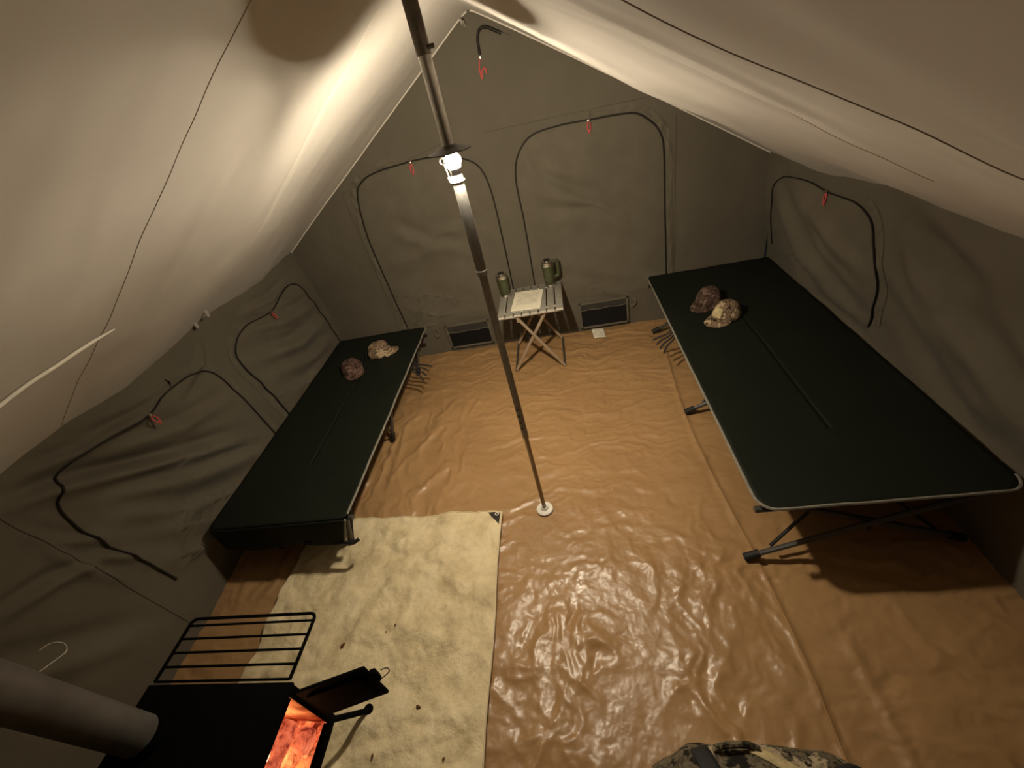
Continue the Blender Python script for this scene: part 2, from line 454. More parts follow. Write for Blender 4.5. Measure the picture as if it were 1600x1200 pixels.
def left_x(y, z):
    y = np.asarray(y, float); z = np.asarray(z, float)
    flare = .045*sstep(.5, 1.15, z)
    return -1.785 - flare - .022*fbm(y*1.5, z*1.2, 3, 81) + fold_field(y, z, FL)*1.7 + .003*fbm(y*14, z*10, 3, 86)
def right_x(y, z):
    y = np.asarray(y, float); z = np.asarray(z, float)
    low = .085*sstep(1.0, .40, z)
    return 1.825 + low + .012*fbm(y*1.4, z*1.2, 3, 91) - fold_field(y, z, FR)*1.5 + .003*fbm(y*14, z*10, 3, 96)
v, u = np.meshgrid(arr(110, 0, 1), arr(300, FRONT, BACK+.03), indexing='ij')
def eave_z(sgn, y): return roof_z(np.full_like(y, sgn*HALF), y)
zz = -.02+v*(eave_z(-1, u)+.05); b_ = MB(); b_.grid(left_x(u, zz), u, zz)
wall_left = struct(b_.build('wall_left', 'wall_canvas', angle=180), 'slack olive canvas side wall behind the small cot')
zz = -.02+v*(eave_z(1, u)+.05); b_ = MB(); b_.grid(right_x(u, zz), u, zz, flip=True)
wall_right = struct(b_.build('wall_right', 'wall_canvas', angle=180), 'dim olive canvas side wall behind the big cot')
u, v = np.meshgrid(arr(60, -1.9, 1.95), arr(50, 0, 1))
zz = -.02+v*(roof_z(u, np.full_like(u, FRONT))+.035)
b_ = MB(); b_.grid(u, FRONT+.02*fbm(u*2, zz*2, 3, 99), zz, flip=True)
wall_front = struct(b_.build('wall_front', 'wall_canvas', angle=180), 'olive canvas entrance wall behind the viewer')
# roof
u, v = np.meshgrid(np.concatenate([arr(110, -1.93, -.06), arr(7, -.04, .04), arr(110, .06, 1.97)]), arr(260, FRONT-.04, BACK+.05))
b_ = MB(); b_.grid(u, v, roof_z(u, v), flip=True)
ceiling = struct(b_.build('ceiling', 'roof_canvas', angle=180), 'cream canvas roof sloping both ways from the ridge')
def roof_line(x0, x1, yf, r, mat, n=60, dz=-.0005):
    b_ = MB(); P = []
    for x in arr(n, x0, x1):
        y = yf(x); P.append((x, y, float(roof_z(x, y))+dz))
    b_.tube(P, r, 6); return b_.build('seam', mat, ceiling)
roof_line(-.10, -1.86, lambda x: 1.13-.055*x, .0013, 'seam_dark')
roof_line(.25, 1.88, lambda x: .605+.03*math.sin(x*2.2), .0011, 'seam_dark')
roof_line(-.12, -1.7, lambda x: 1.83-.19*x, .0014, 'seam_light')
roof_line(.2, 1.25, lambda x: 1.17-.02*x, .0011, 'seam_light')
# edge binding where roof meets back gable
for s_ in (-1, 1):
    b_ = MB()
    P = [(s_*x, float(back_y(s_*x, roof_z(s_*x, BACK)))-.008, float(roof_z(s_*x, BACK-.01))-.004) for x in arr(60, .01, 1.84)]
    b_.tube(P, .0045, 6); b_.build('edge_binding', 'seam_light', ceiling)
# dark tie at the ridge end, grommet tabs over the left eave
b_ = MB(); b_.tube([(-.05, 3.30, 2.272), (-.045, 3.30, 2.25), (-.035, 3.30, 2.235), (-.04, 3.31, 2.262)], .008, 7); b_.build('ridge_tie', 'seam_dark', ceiling)
for (x, y, l) in ((-1.735, 2.15, .05), (-1.80, 2.10, .04)):
    b_ = MB(); z0 = float(roof_z(x, y)); b_.box((x, y, z0-.012), (.012, .022, l), None, .004); b_.build('grommet_tab', 'tab_grey', ceiling)
# white guy cord lying along the roof
b_ = MB(); P = []
for t in arr(20, 0, 1):
    x = -1.262+.057*t; y = .80+.434*t; P.append((x, y, float(roof_z(x, y))-.010))
b_.tube(P, [.0055]*16+[.005, .004, .003, .002], 8)
tag(b_.build('tie_cord', 'cord_white', loc=P[0]), 'taut white cord running along the underside of the cream roof', 'cord')

# ------------------------------------------------------------------ zipped openings
def outline_door(ctrl, sub=5): return [tuple(p) for p in catmull(ctrl, sub)]
def zipped(name, label, ctrl, surf, inward, pull_at, flap=True, flap_rng=(0., 1.), pull_len=.05, hang=(0, 0, -1), zr=.0056):
    """ctrl: open list of (u, z) following the zip; surf(u, z)->3D point; inward: unit vector into the room"""
    out = outline_door(ctrl)
    inw = np.array(inward, float)
    root = empty(name, surf(*out[len(out)//2])); struct(root, label)
    # panel of cloth inside the zip line
    ring = list(out)
    a, c_ = np.array(ring[-1]), np.array(ring[0])
    ring += [tuple(a+(c_-a)*k/12) for k in range(1, 12)]
    ring = np.array(ring); cen = ring.mean(0); rings = 16; b_ = MB(); n = len(ring); vs = []
    for r in range(rings+1):
        q = cen+(ring-cen)*((r+.02)/(rings+.02))
        vs.append(surf(q[:, 0], q[:, 1])+inw*(.004+.004*(1-(r/rings)**6)))
    vs = np.concatenate(vs)
    fs = []
    for r in range(rings):
        for k in range(n):
            l = (k+1) % n; fs.append((r*n+k, r*n+l, (r+1)*n+l, (r+1)*n+k))
    b_.add(vs, fs); b_.build('cloth_panel', 'flap_canvas', root, angle=180)
    # the zip itself
    b_ = MB(); oo = np.array(out); b_.tube(surf(oo[:, 0], oo[:, 1])+inw*.010, zr, 7); z_ = b_.build('zipper', 'zipper_dark', root)
    # puckered strip outside the zip
    if flap:
        o = np.array(catmull(ctrl, 16)); n = len(o); i0, i1 = int(flap_rng[0]*n), int(flap_rng[1]*n); o = o[i0:i1]
        tan = np.gradient(o, axis=0); tan /= np.linalg.norm(tan, axis=1)[:, None]
        nor = np.stack([-tan[:, 1], tan[:, 0]], 1)
        if ((o+nor*.01-cen)**2).sum(1).mean() < ((o-cen)**2).sum(1).mean(): nor = -nor
        arc = np.concatenate([[0], np.cumsum(np.linalg.norm(np.diff(o, axis=0), axis=1))])
        vs = []; fs = []; W = 7
        for j in range(W):
            t = j/(W-1); q = o+nor*(.006+.052*t)
            pk = .022*math.sin(t*math.pi)*perlin(arc*24, .3*j, 12)+.004*math.sin(t*math.pi)
            vs.append(surf(q[:, 0], q[:, 1])+inw*(.003+pk)[:, None])
        vs = np.stack(vs, 1).reshape(-1, 3)
        for i in range(len(o)-1):
            for j in range(W-1): fs.append((i*W+j, i*W+j+1, (i+1)*W+j+1, (i+1)*W+j))
        b_ = MB(); b_.add(vs, fs); b_.build('zipper_flap', 'flap_canvas', root, angle=180)
    # red cord pull with metal slider
    p = np.array(surf(*pull_at))+inw*.016
    b_ = MB(); b_.box(tuple(p), (.018, .018, .016), None, .004); sl = b_.build('zipper_slider', 'zip_metal', root)
    side = np.cross(inw, (0, 0, 1)); h = np.array(hang, float)
    b_ = MB()
    b_.tube(catmull([p, p+h*pull_len*.5-side*.010, p+h*pull_len-side*.004, p+h*pull_len+side*.006, p+h*pull_len*.55+side*.012, p], 4), .0042, 6)
    b_.tube([p+h*pull_len*.9, p+h*pull_len*1.25+side*.004], .0055, 6)
    b_.build('zipper_pull', 'zip_pull_red', root)
    return root
sb = lambda x, z: np.stack(np.broadcast_arrays(np.asarray(x, float), back_y(x, z), np.asarray(z, float)), -1)
sl_ = lambda y, z: np.stack(np.broadcast_arrays(left_x(y, z), np.asarray(y, float), np.asarray(z, float)), -1)
sr_ = lambda y, z: np.stack(np.broadcast_arrays(right_x(y, z), np.asarray(y, float), np.asarray(z, float)), -1)
zipped('door_1', 'zipped canvas door of the end wall nearer the small cot',
       [(-1.12, .20), (-1.133, .393), (-1.151, .83), (-1.153, 1.159), (-1.106, 1.445), (-1.035, 1.545), (-.887, 1.59), (-.584, 1.606), (-.395, 1.592),
        (-.243, 1.545), (-.146, 1.466), (-.103, 1.291), (-.097, .954), (-.101, .573), (-.10, .35)], sb, (0, -1, 0), (-.627, 1.60), True, (.05, .47), .065)
zipped('door_2', 'zipped canvas door of the end wall nearer the big cot',
       [(.083, .35), (.083, .538), (.094, 1.016), (.091, 1.341), (.142, 1.499), (.25, 1.589), (.429, 1.61), (.643, 1.603), (.914, 1.585), (1.015, 1.534),
        (1.097, 1.442), (1.126, 1.299), (1.13, .908), (1.141, .451), (1.14, .30)], sb, (0, -1, 0), (.64, 1.60), True, (.5, .97), .06)
zipped('window_1', 'zipped window flap in the slack side wall near the stove',
       [(1.032, .307), (1.007, .53), (.981, .755), (.993, .923), (1.055, 1.012), (1.146, 1.055), (1.269, 1.045), (1.513, .995), (1.728, 1.005), (1.895, .985), (2.0, .913),
        (2.037, .717), (2.051, .51), (2.1, .20)], sl_, (1, 0, 0), (1.515, .995), True, (.62, .97), .05, (.35, 0, -.93), .0046)
zipped('window_2', 'zipped window flap in the slack side wall near the corner',
       [(2.30, .20), (2.24, .594), (2.22, .871), (2.398, .985), (2.726, .935), (2.999, .995), (3.174, .955), (3.238, .802), (3.269, .533), (3.30, .20)],
       sl_, (1, 0, 0), (2.737, .935), True, (.02, .3), .05, (.3, 0, -.95), .0046)
zipped('window_3', 'zipped window flap in the dim side wall above the big cot',
       [(3.26, .55), (3.25, .85), (3.20, 1.0), (3.058, 1.075), (2.785, 1.105), (2.57, 1.095), (2.336, 1.105), (2.211, 1.07), (2.141, .998), (2.069, .831), (2.069, .655), (2.10, .50)],
       sr_, (-1, 0, 0), (2.575, 1.10), True, (.6, .97), .06, (0, 0, -1), .0040)
# little zip of the peak vent
root = struct(empty('window_4', (0.02, BACK, 2.08)), 'short zip of the vent high in the peak')
b_ = MB(); P = catmull([(.17, 2.161), (.12, 2.19), (.088, 2.207), (.055, 2.208), (.033, 2.19), (.021, 2.152), (.019, 2.12), (.017, 2.085)], 5)
b_.tube([np.array(sb(*p))+np.array((0, -.010, 0)) for p in P], .009, 7); b_.build('zipper', 'zipper_dark', root)
b_ = MB(); p0 = np.array(sb(.225, 2.135))+np.array((0, -.006, 0)); p1 = np.array(sb(.168, 2.163))+np.array((0, -.006, 0))
b_.tube([p1, p0], [.006, .004], 6); b_.build('zipper_stop', 'flap_canvas', root)
p = np.array(sb(.016, 2.075))+np.array((0, -.018, 0))
b_ = MB(); b_.box(tuple(p), (.016, .016, .02), None, .004); b_.build('zipper_slider', 'zip_metal', root)
b_ = MB(); h = np.array((0, 0, -1)); sd = np.array((1, 0, 0))
b_.tube(catmull([p, p-sd*.018+h*.05, p-sd*.014+h*.11, p-sd*.004+h*.07, p+sd*.018+h*.06, p+sd*.02+h*.09], 4), .0045, 6); b_.build('zipper_pull', 'zip_pull_red', root)

# sewn seams of the walls
def wall_seam(par, pts, r=.0016):
    b_ = MB(); b_.tube(pts, r, 6); b_.build('seam', 'wall_seam', par)
for x, za, zb in ((1.205, .05, 1.52), (-1.215, .05, 1.50)):
    zz_ = arr(50, za, zb); wall_seam(wall_back, sb(np.full(50, x), zz_)+np.array((0, -.002, 0)))
xx_ = arr(60, -.05, 1.205); wall_seam(wall_back, sb(xx_, 1.672-.02*xx_)+np.array((0, -.002, 0)))
xx_ = arr(40, -1.215, -.35); wall_seam(wall_back, sb(xx_, 1.50+.20*(xx_+1.215))+np.array((0, -.002, 0)))
zz_ = arr(50, .02, 1.1); wall_seam(wall_left, sl_(.87+.05*(1-zz_), zz_)+np.array((.002, 0, 0)))
# floor vents in the end wall
def vent(x0, x1, z0, z1, lip):
    xs_ = arr(20, x0, x1); ym = float(back_y((x0+x1)/2, (z0+z1)/2))-.022
    b_ = MB(); b_.box(((x0+x1)/2, ym, (z0+z1)/2), (x1-x0, .004, z1-z0)); v_ = b_.build('vent', 'black_mesh', wall_back, smooth=False)
    b_ = MB()
    for (a, c_) in (((x0, z0), (x1, z0)), ((x1, z0), (x1, z1)), ((x1, z1), (x0, z1)), ((x0, z1), (x0, z0))):
        b_.box(((a[0]+c_[0])/2, ym-.004, (a[1]+c_[1])/2), (abs(a[0]-c_[0])+.018, .010, abs(a[1]-c_[1])+.018), None, .003)
    b_.build('vent_frame', 'flap_canvas', v_)
    b_ = MB(); b_.box(((x0+x1)/2, ym-.002, z1-lip/2), (x1-x0, .006, lip)); b_.build('vent_flap', 'vent_frame', v_)
    b_ = MB(); b_.tube([(x, ym-.010, z1-lip+.004*math.sin(x*40)) for x in xs_], .0035, 6); b_.build('flap_edge', 'flap_canvas', v_)
    b_ = MB(); xt = x0-.09 if x0 < 0 else x1+.05
    b_.tube(catmull([(xt, ym+.01, z1-.02), (xt+.02, ym-.012, z1-.05), (xt-.012, ym-.015, z1-.085), (xt-.03, ym+.005, z1-.06)], 5), .004, 6)
    b_.build('toggle_loop', 'toggle', v_)
vent(-.775, -.385, .045, .272, .07)
vent(.425, .823, .036, .268, .06)

# ================================================================== CENTRE POLE
px_, py_ = .066, 1.49
root = tag(empty('tent_pole', (px_, py_, 0)), 'tall telescopic metal pole standing in the middle of the tarp', 'pole')
rz_top = float(roof_z(px_, py_))
b_ = MB(); b_.lathe([(.0, .0), (.045, .0), (.047, .004), (.043, .010), (.022, .012), (.020, .024), (.0, .024)], (px_, py_, 0)); b_.build('base_disc', 'white_plastic', root)
b_ = MB(); b_.lathe([(.0112, .02), (.0112, .60)], (px_, py_, 0), 18); b_.build('lower_tube', 'pole_tube_lower', root)
b_ = MB(); b_.lathe([(.0150, .57), (.0150, 1.43)], (px_, py_, 0), 18); b_.build('middle_tube', 'pole_mid', root)
b_ = MB(); b_.lathe([(.0185, 1.42), (.0190, 1.425), (.0190, rz_top-.02)], (px_, py_, 0), 20); b_.build('upper_tube', 'steel_pole', root)
b_ = MB(); b_.lathe([(.0205, 1.415), (.0205, 1.432)], (px_, py_, 0), 20); b_.build('collar', 'wire_bright', root)
b_ = MB(); b_.lathe([(.0215, 2.07), (.0215, rz_top-.012)], (px_, py_, 0), 20); b_.build('pole_cap', 'steel_dark', root)
b_ = MB(); b_.lathe([(.0, 0), (.006, 0), (.006, .02), (0, .022)], (0, 0, 0), 10, T(px_+.015, py_-.01, 2.085) @ Matrix.Rotation(math.radians(90), 4, 'Y')); b_.build('snap_button', 'steel_dark', root)
for k, z in enumerate((.64, .68, .72, .76)):
    b_ = MB(); b_.lathe([(.0, 0), (.005, 0), (.005, .004), (0, .005)], (0, 0, 0), 10, T(px_-.004, py_-.013, z) @ Matrix.Rotation(math.radians(90), 4, 'X')); b_.build('height_hole', 'rubber', root)

# lamp clipped round the pole
lx, ly, lz = LAMP_POS
root = tag(empty('pole_lantern', (lx, ly, lz)), 'glowing white lantern clipped to the pole with a dark hood', 'lantern')
b_ = MB(); R_ = .028
b_.lathe([(.0195, -.022)]+[(R_*math.sin(a), -.022*math.cos(a)) for a in np.linspace(.9, math.pi*.78, 7)]+[(.0195, .019)], (lx, ly, lz), 18)
b_.build('globe', 'bulb_glow', root)
def lantern_light(name, kind, watts, loc, aim=None, **kw):
    li = bpy.data.lights.new(name, kind); li.energy = watts; li.color = LAMP_COL
    for k, v in kw.items(): setattr(li, k, v)
    o = bpy.data.objects.new(name, li); COL.objects.link(o); o.parent = root; o.location = loc
    if aim is not None: o.rotation_euler = Vector(aim).to_track_quat('-Z', 'Y').to_euler()
lantern_light('lantern_glow', 'POINT', LAMP_GLOW_W, (0, 0, 0), shadow_soft_size=.031)
lantern_light('added_rear_fill', 'SPOT', REAR_FILL_W, (0, .042, 0), REAR_FILL_AXIS, shadow_soft_size=.012, spot_size=math.radians(180), spot_blend=1.0)  # added fill spot, brightens the end wall and the roof near it
lantern_light('added_floor_fill', 'AREA', FLOOR_FILL_W, (0, 0, -.042), shape='DISK', size=.07, spread=math.radians(135))  # added fill disk, brightens the floor and mat from above
b_ = MB(); b_.lathe([(.021, .024), (.068, .026), (.069, .029), (.044, .036), (.026, .042), (.0205, .046)], (lx, ly, lz), 24); b_.build('hood', 'hood_black', root)
b_ = MB(); b_.tube([(px_+.0215*math.cos(a), py_+.0215*math.sin(a), lz-.060) for a in np.linspace(0, 2*math.pi, 24, endpoint=False)], .003, 6, True)
b_.build('clamp_ring', 'wire_bright', root)
b_ = MB(); b_.tube([(px_-.028+.009*math.cos(a), py_-.02, lz+.006+.009*math.sin(a)) for a in np.linspace(0, 2*math.pi, 16, endpoint=False)], .003, 6, True)
b_.tube([(px_-.026, py_-.02, lz-.002), (px_-.020, py_-.012, lz-.058)], .003, 6)
b_.build('thumb_ring', 'white_plastic', root)

# ================================================================== COTS
def cot(label, x0, x1, y0, y1, z, stations, feet, front_flap, inner, near_rad=.07):
    """inner: -1 when the aisle is at smaller x"""
    cx, cy = (x0+x1)/2, (y0+y1)/2
    root = tag(empty('camp_cot', (cx, cy, 0)), label, 'cot', 'green camp cots')
    pts = []
    def corner(px, py, a0, rad):
        for a in np.linspace(a0, a0+math.pi/2, 7): pts.append((px+rad*math.cos(a), py+rad*math.sin(a)))
    fr_, nr_ = .022, near_rad
    corner(x1-fr_, y1-fr_, 0, fr_); corner(x0+fr_, y1-fr_, math.pi/2, fr_); corner(x0+nr_, y0+nr_, math.pi, nr_); corner(x1-nr_, y0+nr_, 1.5*math.pi, nr_)
    dense = []
    for i in range(len(pts)):
        a = np.array(pts[i]); c_ = np.array(pts[(i+1) % len(pts)]); d = np.linalg.norm(c_-a); k = max(1, int(d/.04))
        for j in range(k): dense.append(a+(c_-a)*j/k)
    dense = np.array(dense)
    wav = .004*fbm(dense[:, 0]*7, dense[:, 1]*7, 2, 33)
    def hz(X, Y, t):
        sag = -.022*(1-t*t)*(.6+.4*np.abs(np.sin((Y-y0)/(y1-y0)*math.pi*2)))
        mid = .0025*np.exp(-((X-cx)/.05)**2)*(1-t**8)
        fx = -.004*np.exp(-((Y-y0-.33)/.012)**2)
        return z+sag+mid+fx+.004*fbm(X*4, Y*3, 2, 35)
    n = len(dense); rings = 22; vs = []; cen = np.array((cx, cy))
    # rings shrink towards the centre line, not to a point
    spine = np.stack([np.full(n, cx), np.clip(dense[:, 1], y0+.42, y1-.42)], 1)
    for r in range(rings+1):
        t = (r+.01)/(rings+.01); q = spine+(dense-spine)*t
        vs.append(np.column_stack([q[:, 0], q[:, 1], hz(q[:, 0], q[:, 1], t)+(wav if r == rings else 0)]))
    vs = np.concatenate(vs)
    fs = []
    for r in range(rings):
        for k in range(n):
            l = (k+1) % n; fs.append((r*n+k, r*n+l, (r+1)*n+l, (r+1)*n+k))
    b_ = MB(); b_.add(vs, fs); cl = b_.build('cot_cover', 'cot_fabric', root, angle=180); solidify(cl, .006, 0)
    edge = [vs[rings*n+k] for k in range(n)]
    ed = np.array(edge)
    if inner < 0: pick = (ed[:, 0] < x0+.06) | (ed[:, 1] < y0+.075)
    else: pick = (ed[:, 0] > x1-.055) & (ed[:, 1] > y0+.02)
    st = [i for i in range(n) if pick[i] and not pick[i-1]][0]; run = []
    for i in range(n):
        if not pick[(st+i) % n]: break
        run.append(ed[(st+i) % n]+np.array((0, 0, .001)))
    b_ = MB(); b_.tube(run, .0062, 6); b_.build('piping', 'piping', cl)
    # side rails and end bars under the cloth
    for x in (x0+.035, x1-.035):
        b_ = MB(); b_.tube([(x, y0+.05, z-.03), (x, y1-.06, z-.03)], .013, 8); b_.build('side_rail', 'black_tube', root)
    for y in (y0+.045, y1-.06):
        b_ = MB(); b_.tube([(x0-.0, y, z-.052), (x1+.0, y, z-.052)], .014, 8); b_.build('end_bar', 'grey_tube' if y < cy else 'black_tube', root)
    # crossed folding legs
    for y in stations:
        for s_ in (-1, 1):
            xf, xt = (feet[0], x1-.06) if s_ < 0 else (feet[1], x0+.06)
            yy = y+.014*s_
            b_ = MB(); b_.tube([(xf, yy, .022), (xt, yy, z-.035)], .0125, 8); lg = b_.build('leg', 'grey_tube', root)
            d = Vector((xt-xf, 0, z-.057)).normalized()
            b_ = MB(); b_.tube([Vector((xf, yy, .022))-d*.012, Vector((xf, yy, .022))+d*.055], .0185, 10); b_.build('rubber_foot', 'rubber', lg)
            # short brace from the aisle-side foot
            b_ = MB(); xm = xf+(xt-xf)*.55
            b_.tube([(xf+(xt-xf)*.12, yy+.02, .022+(z-.057)*.12), (xm, yy+.17*(1 if y < cy else -1), z-.045)], .008, 7); b_.build('brace', 'black_tube', root)
        b_ = MB(); b_.tube([(cx, y-.03, (z-.035)/2+.008), (cx, y+.03, (z-.035)/2+.008)], .009, 8); b_.build('pivot_bolt', 'black_tube', root)
    # webbing tails hanging by the far legs
    xe = x0 if inner < 0 else x1; d = -1 if inner < 0 else 1
    ys_ = stations[2]-(.47 if inner < 0 else .28)
    for k in range(4):
        b_ = MB(); yk = ys_-.045*k; ln = .10-.015*k
        b_.tube(catmull([(xe-d*.06, yk, z-.05), (xe-d*.02, yk-.01, .285+.01*k), (xe+d*ln*.45, yk-.01, .262), (xe+d*ln*.9, yk-.015-.005*k, .245-.008*k)], 5), .0065, 6)
        b_.build('webbing_strap', 'strap_black', root)
    if front_flap:
        uu, vv = np.meshgrid(arr(40, x0+.02, x1-.0), arr(14, 0, 1))
        Y = y0-.010-.012*vv+.010*np.sin(uu*14)*vv; Z = z+.002-.165*vv
        X = uu-(.075*vv)*sstep(cx, x1, uu)
        b_ = MB(); b_.grid(X, Y, Z); fl = b_.build('end_flap', 'cot_fabric', root, angle=180); solidify(fl, .005)
        b_ = MB(); b_.tube([(X[i, -1], Y[i, -1], Z[i, -1]) for i in range(14)], .006, 6); b_.build('piping', 'piping', fl)
        b_ = MB(); b_.tube([(x1-.30, y0-.02, z-.15), (x1-.02, y0-.025, z-.17), (x1+.0, y0-.01, z-.165)], .011, 7); b_.build('end_rod', 'black_tube', root)
    return root
cot('narrower dark green camp cot beside the slack wall, its end hanging over the beige mat', -1.695, -.885, 1.25, 3.17, .385, (1.36, 2.22, 3.05), (-1.055, -1.53), True, 1, .035)
cot('larger dark green camp cot with pale piping beside the dim wall', 0.988, 1.895, 1.08, 3.325, .42, (1.135, 2.14, 3.15), (.995, 1.86), False, -1)

# ================================================================== CAPS
def cap(label, loc, yaw, mat, brim_len=.075, tilt=0., squash=1., patch=None, group='camouflage caps on the cots'):
    root = tag(empty('baseball_cap', loc), label, 'cap', group)
    Mx = T(*loc) @ Rz(yaw) @ Matrix.Rotation(tilt, 4, 'Y')
    b_ = MB(); vs = []; fs = []; nr, ns = 12, 36
    for i in range(nr+1):
        a = (i/nr)*math.pi/2
        for k in range(ns):
            t = 2*math.pi*k/ns
            seam = 1-.018*max(0, math.cos(6*t))**12
            r = math.cos(a)**.75*seam if i < nr else .0
            fr = 1+.04*math.cos(t)
            dent = .010*float(perlin(3*math.cos(t)+i*.2, 3*math.sin(t), int(abs(yaw)*10)))
            vs.append((.098*r*math.cos(t)*fr+dent, .083*r*math.sin(t)+dent, .112*squash*math.sin(a)**.9+dent*.6))
    for i in range(nr):
        for k in range(ns):
            l = (k+1) % ns; fs.append((i*ns+k, i*ns+l, (i+1)*ns+l, (i+1)*ns+k))
    b_.add(vs, fs, Mx); cr = b_.build('crown', mat, root, angle=60)
    solidify(cr, .003, -1)
    b_ = MB(); vs = []; fs = []; na, nb = 22, 7
    for j in range(nb):
        s = j/(nb-1)
        for k in range(na):
            t = -1.18+2.36*k/(na-1)
            r0x, r0y = .100*math.cos(t), .083*math.sin(t)
            ext = brim_len*s*(max(0, math.cos(t*1.12)))**.55
            vs.append((r0x+ext, r0y*(1+.03*s), .012-.20*s*(r0y/.083)**2*.09-.006*s))
    for j in range(nb-1):
        for k in range(na-1): fs.append((j*na+k, j*na+k+1, (j+1)*na+k+1, (j+1)*na+k))
    b_.add(vs, fs, Mx); br = b_.build('brim', mat, root, angle=180); solidify(br, .004, 0)
    b_ = MB(); b_.lathe([(.0, -.004), (.009, -.003), (.008, .004), (0, .006)], (0, 0, .112*squash), 10, Mx); b_.build('top_button', mat, root)
    b_ = MB(); P = [Mx @ Vector((-.100+.012*math.cos(a)*.4, .035*math.cos(a), .022+.022*math.sin(a))) for a in np.linspace(0, math.pi, 10)]
    b_.tube(P, .004, 6); b_.build('back_strap', 'strap_black', root)
    if patch:
        b_ = MB(); vs = []; fs = []
        for j in range(7):
            for k in range(9):
                t = -.42+.84*k/8; a = .30+.62*j/6; r = math.cos(a)**.75*1.03
                fr = 1+.04*math.cos(t); vs.append((.100*r*math.cos(t)*fr+.004, .086*r*math.sin(t), .112*squash*math.sin(a)**.9+.003))
        for j in range(6):
            for k in range(8): fs.append((j*9+k, j*9+k+1, (j+1)*9+k+1, (j+1)*9+k))
        b_.add(vs, fs, Mx); b_.build('front_patch', patch, root, angle=180)
    return root
plain('patch_tan', (.50, .40, .22), .85, 0, .2, .25, 60)
cap('pale tan camouflage cap on the narrower cot, the one nearer the aisle', (-1.215, 2.86, .372), math.radians(15), 'cap_camo_tan', .055, 0, .95)
cap('dull brown camouflage cap on the narrower cot, the one nearer the canvas wall', (-1.385, 2.665, .372), math.radians(-60), 'cap_camo_brown', .055, 0, .85)
cap('dark brown camouflage cap on the larger cot, farther from the viewer', (1.305, 2.80, .407), math.radians(222), 'cap_camo_dark', .075, 0, 1.0)
cap('tan patched camouflage cap on the larger cot, brim towards the pole', (1.35, 2.575, .407), math.radians(212), 'cap_camo_tan', .075, 0, 1.0, 'patch_tan')

# ================================================================== TABLE
tx0, tx1, ty0, ty1, tz = -.20, .305, 2.835, 3.30, .530
root = tag(empty('folding_table', ((tx0+tx1)/2, (ty0+ty1)/2, 0)), 'small slatted grey metal folding table by the end wall', 'table')
nsl = 8; wsl = (tx1-tx0)/nsl
for k in range(nsl):
    xa = tx0+k*wsl
    b_ = MB(); b_.box((xa+wsl/2, (ty0+ty1)/2, tz-.008), (wsl-.0085, ty1-ty0, .016), None, .003); s_ = b_.build('slat', 'table_alu', root)
    for y in (ty0-.001, ty1+.001):
        b_ = MB(); b_.box((xa+wsl/2, y, tz-.009), (wsl-.0095, .006, .017), None, .002); b_.build('end_cap', 'table_edge', s_)
for k in range(1, nsl):
    xa = tx0+k*wsl
    for y in (ty0+.06, ty1-.06):
        b_ = MB(); b_.box((xa, y, tz-.006), (.014, .016, .010), None, .003); b_.build('slat_link', 'table_edge', root)
for y in (ty0+.025, ty1-.03):
    b_ = MB(); b_.box(((tx0+tx1)/2, y, tz-.026), (tx1-tx0-.05, .022, .016), None, .003); b_.build('top_rail', 'table_alu', root)
def bar(a, c_, r=.0125, name='leg', mat='table_leg', par=root):
    b_ = MB(); b_.tube([a, c_], r, 8); return b_.build(name, mat, par)
for y in (2.862, 3.275):
    bar((-.055, y-.008, tz-.03), (.243, y-.008, .006)); bar((.165, y+.012, tz-.03), (-.155, y+.012, .006))
for x in (-.155, .243):
    bar((x, 2.862, .016), (x, 3.275, .016), .008, 'foot_rail', 'grey_tube')
for x in (-.055, .165):
    bar((x, 2.862, tz-.032), (x, 3.275, tz-.032), .008, 'hinge_rail', 'table_leg')
for y in (2.862, 3.275):
    b_ = MB(); b_.lathe([(0, -.022), (.007, -.022), (.007, .026), (0, .026)], (0, 0, 0), 10, T(.047, y, .318) @ Matrix.Rotation(math.radians(90), 4, 'X')); b_.build('pivot_bolt', 'zip_metal', root)
b_ = MB(); b_.box((-.048, 2.852, .475), (.02, .02, .03), None, .004); b_.build('latch', 'table_leg', root)

def bottle(label, x, y, h, r, carry=False):
    z = tz+.0005
    root = tag(empty('drink_bottle', (x, y, z)), label, 'bottle', 'green drink bottles on the table')
    b_ = MB(); b_.lathe([(0, 0), (r*.72, 0), (r*.76, .004), (r*.76, .026)], (x, y, z)); b_.build('base_band', 'bottle_steel', root)
    b_ = MB(); b_.lathe([(r*.76, .026), (r*.82, .03), (r*.9, .09), (r, h*.74), (r*.99, h*.80)], (x, y, z)); b_.build('body', 'bottle_green', root)
    b_ = MB(); b_.lathe([(r*.99, h*.80), (r*1.02, h*.815), (r*1.02, h*.86), (r*.96, h*.875), (r*.96, h*.895)], (x, y, z)); b_.build('neck_band', 'bottle_steel', root)
    b_ = MB(); b_.lathe([(r*.98, h*.895), (r*1.0, h*.91), (r*.98, h*.945), (r*.86, h*.95), (r*.6, h*.952), (r*.55, h*.99), (0, h)], (x, y, z)); l_ = b_.build('lid', 'bottle_steel', root)
    b_ = MB(); b_.lathe([(r*.50, h*.985), (r*.48, h*1.005), (0, h*1.01)], (x, y, z)); b_.build('lid_cap', 'lid_black', l_)
    if carry:
        b_ = MB(); a = math.radians(15); c_, s_ = math.cos(a), math.sin(a)
        pr = [(r*.85, .07), (r*1.5, .08), (r*1.62, .11), (r*1.62, h*.80), (r*1.5, h*.88), (r*.95, h*.88)]
        b_.tube(catmull([(x+q*c_, y+q*s_, z+zz_) for q, zz_ in pr], 5), .016, 8); b_.build('handle', 'bottle_green', root)
    return root
bottle('green and steel bottle on the table corner nearest the pole, without a handle', -.150, 3.185, .205, .048)
